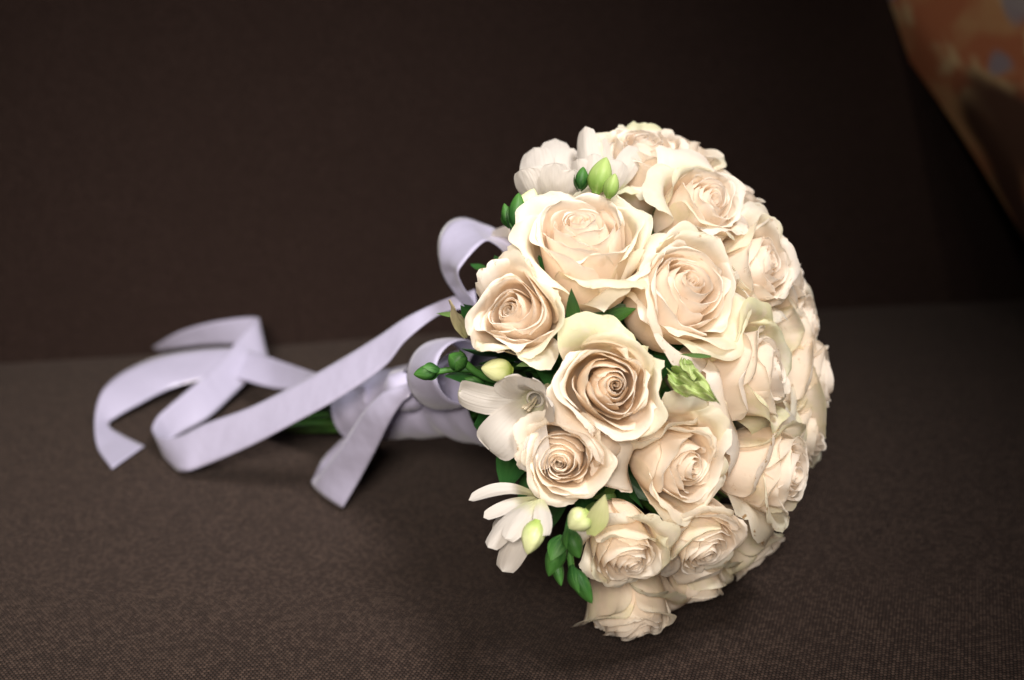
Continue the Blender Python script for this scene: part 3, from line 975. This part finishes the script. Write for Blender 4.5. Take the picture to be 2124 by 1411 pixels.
def bud(b, t, rad, mat, parent=None, lab=None, bracts=0, name='bud', bmat=None):
    """b, t: (px, py, d) base and tip; rad in photo px"""
    p0 = loc(P(*b)); p1 = loc(P(*t))
    r = rad / FPX * b[2]
    ax = p1 - p0; L = np.linalg.norm(ax); ax /= L
    e1 = np.cross(ax, [0.3, 0.5, 1.0]); e1 /= np.linalg.norm(e1); e2 = np.cross(ax, e1)
    ns, nt_ = 20, 24
    s = np.linspace(0, 1, ns)[:, None]; th = np.linspace(0, 2 * np.pi, nt_, endpoint=False)[None, :]
    prof = np.sin(np.pi * np.clip(s, 0, 1) ** 0.80) ** 0.72
    prof[0] = 0.35; prof[-1] = 0.02
    rr = r * prof * (1 + 0.07 * np.cos(3 * th + 1.5 * s) + 0.03 * np.cos(5 * th))
    # overlapping scale: a step round the bud
    rr = rr * (1 + 0.06 * (((th / 6.283 * 3 + 0.35 * s) % 1.0) - 0.5))
    V = p0 + ax * (L * s[..., None] + 0 * th[..., None]) + e1 * (rr * np.cos(th))[..., None] + e2 * (rr * np.sin(th))[..., None]
    UV = np.stack([th / 6.283 + 0 * s, s + 0 * th], -1).reshape(-1, 2)
    o = link(name, mesh_from(name, V.reshape(-1, 3), grid_faces(ns, nt_, closed=True), UV, None, MAT[mat]), parent or bouquet)
    if lab:
        o['label'] = lab
    for j in range(bracts):
        a = j * 2 * math.pi / max(bracts, 1) + 0.7
        e = e1 * math.cos(a) + e2 * math.sin(a)
        v, f, uv = blade(p0 - ax * L * .12 + e * r * .25, p0 + ax * L * .62 + e * r * 1.12, r * .95, -e, bend=-.16, cup=.35, nu=7, nv=10, wmax=.4, seed=j)
        link('bract', mesh_from('bract', v, f, uv, None, MAT[bmat or 'bud_green']), o)
    return o


def stalk(pts, rad, mat='bud_green', parent=None, name='stalk'):
    p = curve3([loc(P(*q)) for q in pts], 12)
    v, f, uv = tube_grid(p, np.linspace(rad, rad * .8, 12) / FPX * pts[0][2], 8)
    link(name, mesh_from(name, v, f, uv, None, MAT[mat]), parent or bouquet)


# hand laid flowers: (base px, tip px, width px, facing, bend, cup)
def freesia_laid(pos, tepals, lab, seed):
    c = P(*pos)
    v, f, uv = lathe_grid([(0.002, -.016), (.003, -.010), (.0055, -.002), (.004, .0)], 14)
    fo = link('freesia', mesh_from('freesia', v, f, uv, None, MAT['freesia']), bouquet, c - BO, quat_z((c - TIE).normalized()))
    fo['label'] = lab
    bpy.context.view_layer.update()
    inv = np.array(fo.matrix_basis.inverted())
    for k, (b0, t0, w, nrm, bend, cup) in enumerate(tepals):
        v, f, uv = blade(loc(P(*b0)), loc(P(*t0)), w / FPX * b0[2], np.array(cdir(*nrm)), bend=bend, cup=cup, nu=15, nv=20, point=-.85, wmax=.60, crumple=.012, seed=seed + k)
        v = v @ inv[:3, :3].T + inv[:3, 3]
        link('tepal', mesh_from('tepal', v, f, uv, None, MAT['freesia']), fo)
    return fo


freesia_laid((1145, 420, .575), [
    ((1138, 425, .572), (1100, 348, .562), 34, (-.35, .15, .92), .12, -.25),
    ((1150, 425, .566), (1150, 338, .556), 32, (.05, .15, .97), .12, -.25),
    ((1165, 425, .566), (1190, 352, .558), 30, (.45, .1, .88), .12, -.25),
    ((1118, 425, .566), (1080, 352, .562), 30, (-.6, .1, .8), .10, -.25),
    ((1128, 420, .582), (1108, 306, .592), 38, (-.35, .3, .85), .12, -.22),
    ((1150, 420, .590), (1152, 288, .604), 36, (0, .3, .95), .10, -.22),
    ((1165, 420, .588), (1190, 308, .598), 36, (.35, .3, .87), .10, -.22)],
    'white double freesia at the upper left rim, above the dark green buds', 610)
freesia_laid((1250, 420, .585), [
    ((1225, 400, .575), (1214, 262, .585), 24, (-.35, .3, .85), .06, -.5),
    ((1235, 400, .580), (1246, 278, .592), 27, (.2, .3, .9), .08, -.4),
    ((1220, 400, .570), (1198, 330, .566), 22, (-.4, .2, .9), .10, -.4),
    ((1250, 400, .585), (1276, 282, .600), 22, (.5, .2, .8), .10, -.4),
    ((1265, 400, .575), (1322, 305, .580), 26, (.35, .4, .8), .12, -.4),
    ((1250, 405, .565), (1290, 335, .562), 26, (.3, .3, .9), .12, -.4),
    ((1240, 405, .566), (1232, 318, .566), 22, (0, .3, .9), .10, -.45)],
    'white freesia standing behind the pale green bud at the top', 640)
# open trumpet at the left
freesia(1094, 846, .520, cdir(-.28, -.26, .88), .0163,
        [(172, 1.25, .95, .36), (232, 1.15, .80, .56), (282, 1.25, .80, .44), (20, 1.0, .35, .40), (75, 1.1, .42, .36), (120, .9, .5, .40)], 63,
        'open white freesia trumpet with visible stamens at the left edge')
# spread flower at the lower left
freesia_laid((1125, 1030, .535), [
    ((1118, 1030, .530), (972, 1038, .525), 19, (-.1, .8, .6), .14, .35),
    ((1112, 1035, .528), (1003, 1074, .522), 16, (-.2, .5, .8), .06, .25),
    ((1115, 1035, .522), (1012, 1136, .512), 26, (-.5, .35, .8), .10, -.40),
    ((1118, 1040, .516), (1048, 1118, .504), 24, (-.2, .3, .9), .12, -.45),
    ((1120, 1045, .524), (1042, 1186, .515), 30, (-.3, .1, .9), .10, -.40),
    ((1122, 1035, .512), (1128, 1112, .503), 20, (.2, .2, .95), .10, -.35),
    ((1118, 1032, .535), (1020, 1100, .540), 22, (-.5, .4, .7), .08, -.3)],
    'white freesia with narrow spread petals at the lower left edge', 670)

bud((1236, 402, .545), (1258, 326, .545), 25, 'bud_lime', lab='large pale green freesia bud at the top', bracts=0)
bud((1262, 412, .538), (1276, 360, .536), 16, 'bud_lime', lab='small green bud leaning on the large pale bud', bracts=0)
bud((1203, 392, .548), (1210, 346, .548), 14, 'bud_green', lab='dark green bud left of the large pale bud', bracts=2)
bud((1085, 455, .556), (1108, 392, .556), 24, 'bud_pale', lab='yellowish bud half hidden by dark green bracts', bracts=0)
bud((1070, 474, .553), (1076, 400, .553), 18, 'bud_green', lab='tall dark green bud at the upper left rim', bracts=2)
bud((1056, 468, .556), (1046, 422, .556), 11, 'bud_green', lab='small green bud pointing out at the upper left rim', bracts=1)
stalk([(1078, 500, .56), (1066, 480, .556), (1056, 462, .556)], 6)
stalk([(1078, 500, .56), (1074, 480, .556), (1071, 466, .553)], 7)

bud((1062, 768, .535), (998, 764, .530), 24, 'bud_pale', lab='round pale yellow green bud under the peach centred rose')
stalk([(1075, 790, .56), (1030, 790, .55), (988, 772, .545), (962, 750, .542)], 9)
stalk([(985, 768, .545), (945, 766, .544), (905, 772, .543)], 7.5)
bud((962, 757, .542), (931, 736, .540), 20, 'bud_green', lab='upper of the two dark green buds in front of the ribbon loop', bracts=3)
bud((906, 768, .543), (858, 777, .541), 16, 'bud_green', lab='lower of the two dark green buds in front of the ribbon loop', bracts=2)
bud((1000, 795, .552), (960, 786, .550), 11, 'bud_green', bracts=2, lab='dark green bud tucked under the stalk of the two buds')
bud((975, 808, .548), (950, 822, .546), 15, 'bud_lime', lab='bright green bud behind the left petal of the open freesia')

bud((1116, 1078, .506), (1094, 1150, .504), 24, 'bud_pale', lab='pale green bud hanging beside the spread freesia', bracts=0)
bud((1220, 1062, .500), (1180, 1096, .498), 27, 'bud_pale', lab='cream green bud under the rose with the dark hollow centre')
bud((1165, 1120, .515), (1138, 1196, .513), 22, 'bud_green', lab='dark green bud hanging at the lower left', bracts=2)
bud((1180, 1100, .512), (1202, 1158, .508), 19, 'bud_green', lab='dark green bud against the shaded rose', bracts=1)
bud((1190, 1180, .512), (1228, 1252, .510), 18, 'bud_green', lab='lowest dark green bud, long and pointed', bracts=1)
bud((1150, 1150, .516), (1164, 1216, .512), 13, 'bud_green', lab='slim bright bud between the dark green ones')
stalk([(1185, 1070, .53), (1178, 1110, .52), (1186, 1180, .514)], 9)

# ------------------------------------------------------------------ leaves and sepals that show


def leaf(b, t, w, mat, nrm, name='leaf', lab=None, **kw):
    v, f, uv = blade(loc(P(*b)), loc(P(*t)), w / FPX * b[2], np.array(cdir(*nrm)), **kw)
    o = link(name, mesh_from(name, v, f, uv, None, MAT[mat]), bouquet)
    if lab:
        o['label'] = lab
    return o


leaf((1188, 690, .535), (1185, 598, .515), 16, 'leaf', (.3, .1, .9), cup=.4, twist=.6)
leaf((1300, 640, .545), (1180, 678, .545), 26, 'leaf', (0, .4, .9), cup=.2)
leaf((1250, 668, .54), (1320, 640, .535), 16, 'bud_green', (0, .4, .9), cup=.3)
leaf((1390, 770, .522), (1492, 836, .498), 30, 'crumpled', (.05, .1, .98), lab='crumpled bright green leaf right of the middle rose', crumple=.20, cup=.0, nu=29, nv=50, point=1.3, bend=.04, wmax=.35, seed=4)
leaf((1420, 745, .525), (1440, 790, .505), 20, 'crumpled', (.2, .2, .9), crumple=.08, nu=15, nv=24, seed=9)
leaf((968, 700, .56), (932, 622, .545), 15, 'dry_sepal', (.2, .1, .9), lab='curled dry sepal at the left of the peach centred rose', crumple=.10, twist=1.6, nu=9, nv=24, seed=2)
leaf((960, 655, .56), (905, 650, .55), 6, 'sepal', (0, .5, .8), twist=1.0)
leaf((1225, 1110, .50), (1255, 1025, .494), 24, 'pale_leaf', (.2, .1, .9), cup=.3, seed=5)
leaf((1150, 735, .53), (1070, 760, .53), 12, 'sepal', (0, .4, .9), twist=.8)
leaf((1475, 740, .52), (1410, 735, .515), 5, 'sepal', (0, .3, .9), twist=.8)
leaf((1010, 560, .60), (975, 548, .61), 8, 'leaf', (0, .4, .9))

# dark foliage filling the gaps between the flower heads
rg = np.random.default_rng(77)
bag = Bag()
axd = cdir(.55, .05, .8)
for k in range(150):
    z = rg.uniform(0.12, 1.0); a = rg.uniform(0, 6.283)
    e1 = axd.orthogonal().normalized(); e2 = axd.cross(e1)
    dv = axd * z + (e1 * math.cos(a) + e2 * math.sin(a)) * math.sqrt(max(0, 1 - z * z))
    r0 = rg.uniform(.030, .042); r1 = rg.uniform(.050, .066)
    lat = (e1 * rg.uniform(-1, 1) + e2 * rg.uniform(-1, 1)) * .016
    v, f, uv = blade(loc(CB + dv * r0), loc(CB + dv * r1 + lat), rg.uniform(.007, .012), np.array(e1 * rg.uniform(-1, 1) + e2 * rg.uniform(-1, 1)) + .01, cup=.3, nu=5, nv=8, seed=k)
    bag.add(v, f, uv, np.ones((len(v), 4)))
fo = link('foliage', bag.mesh('foliage', MAT['leaf']), bouquet)
fo['kind'] = 'stuff'
print('petals', NP)
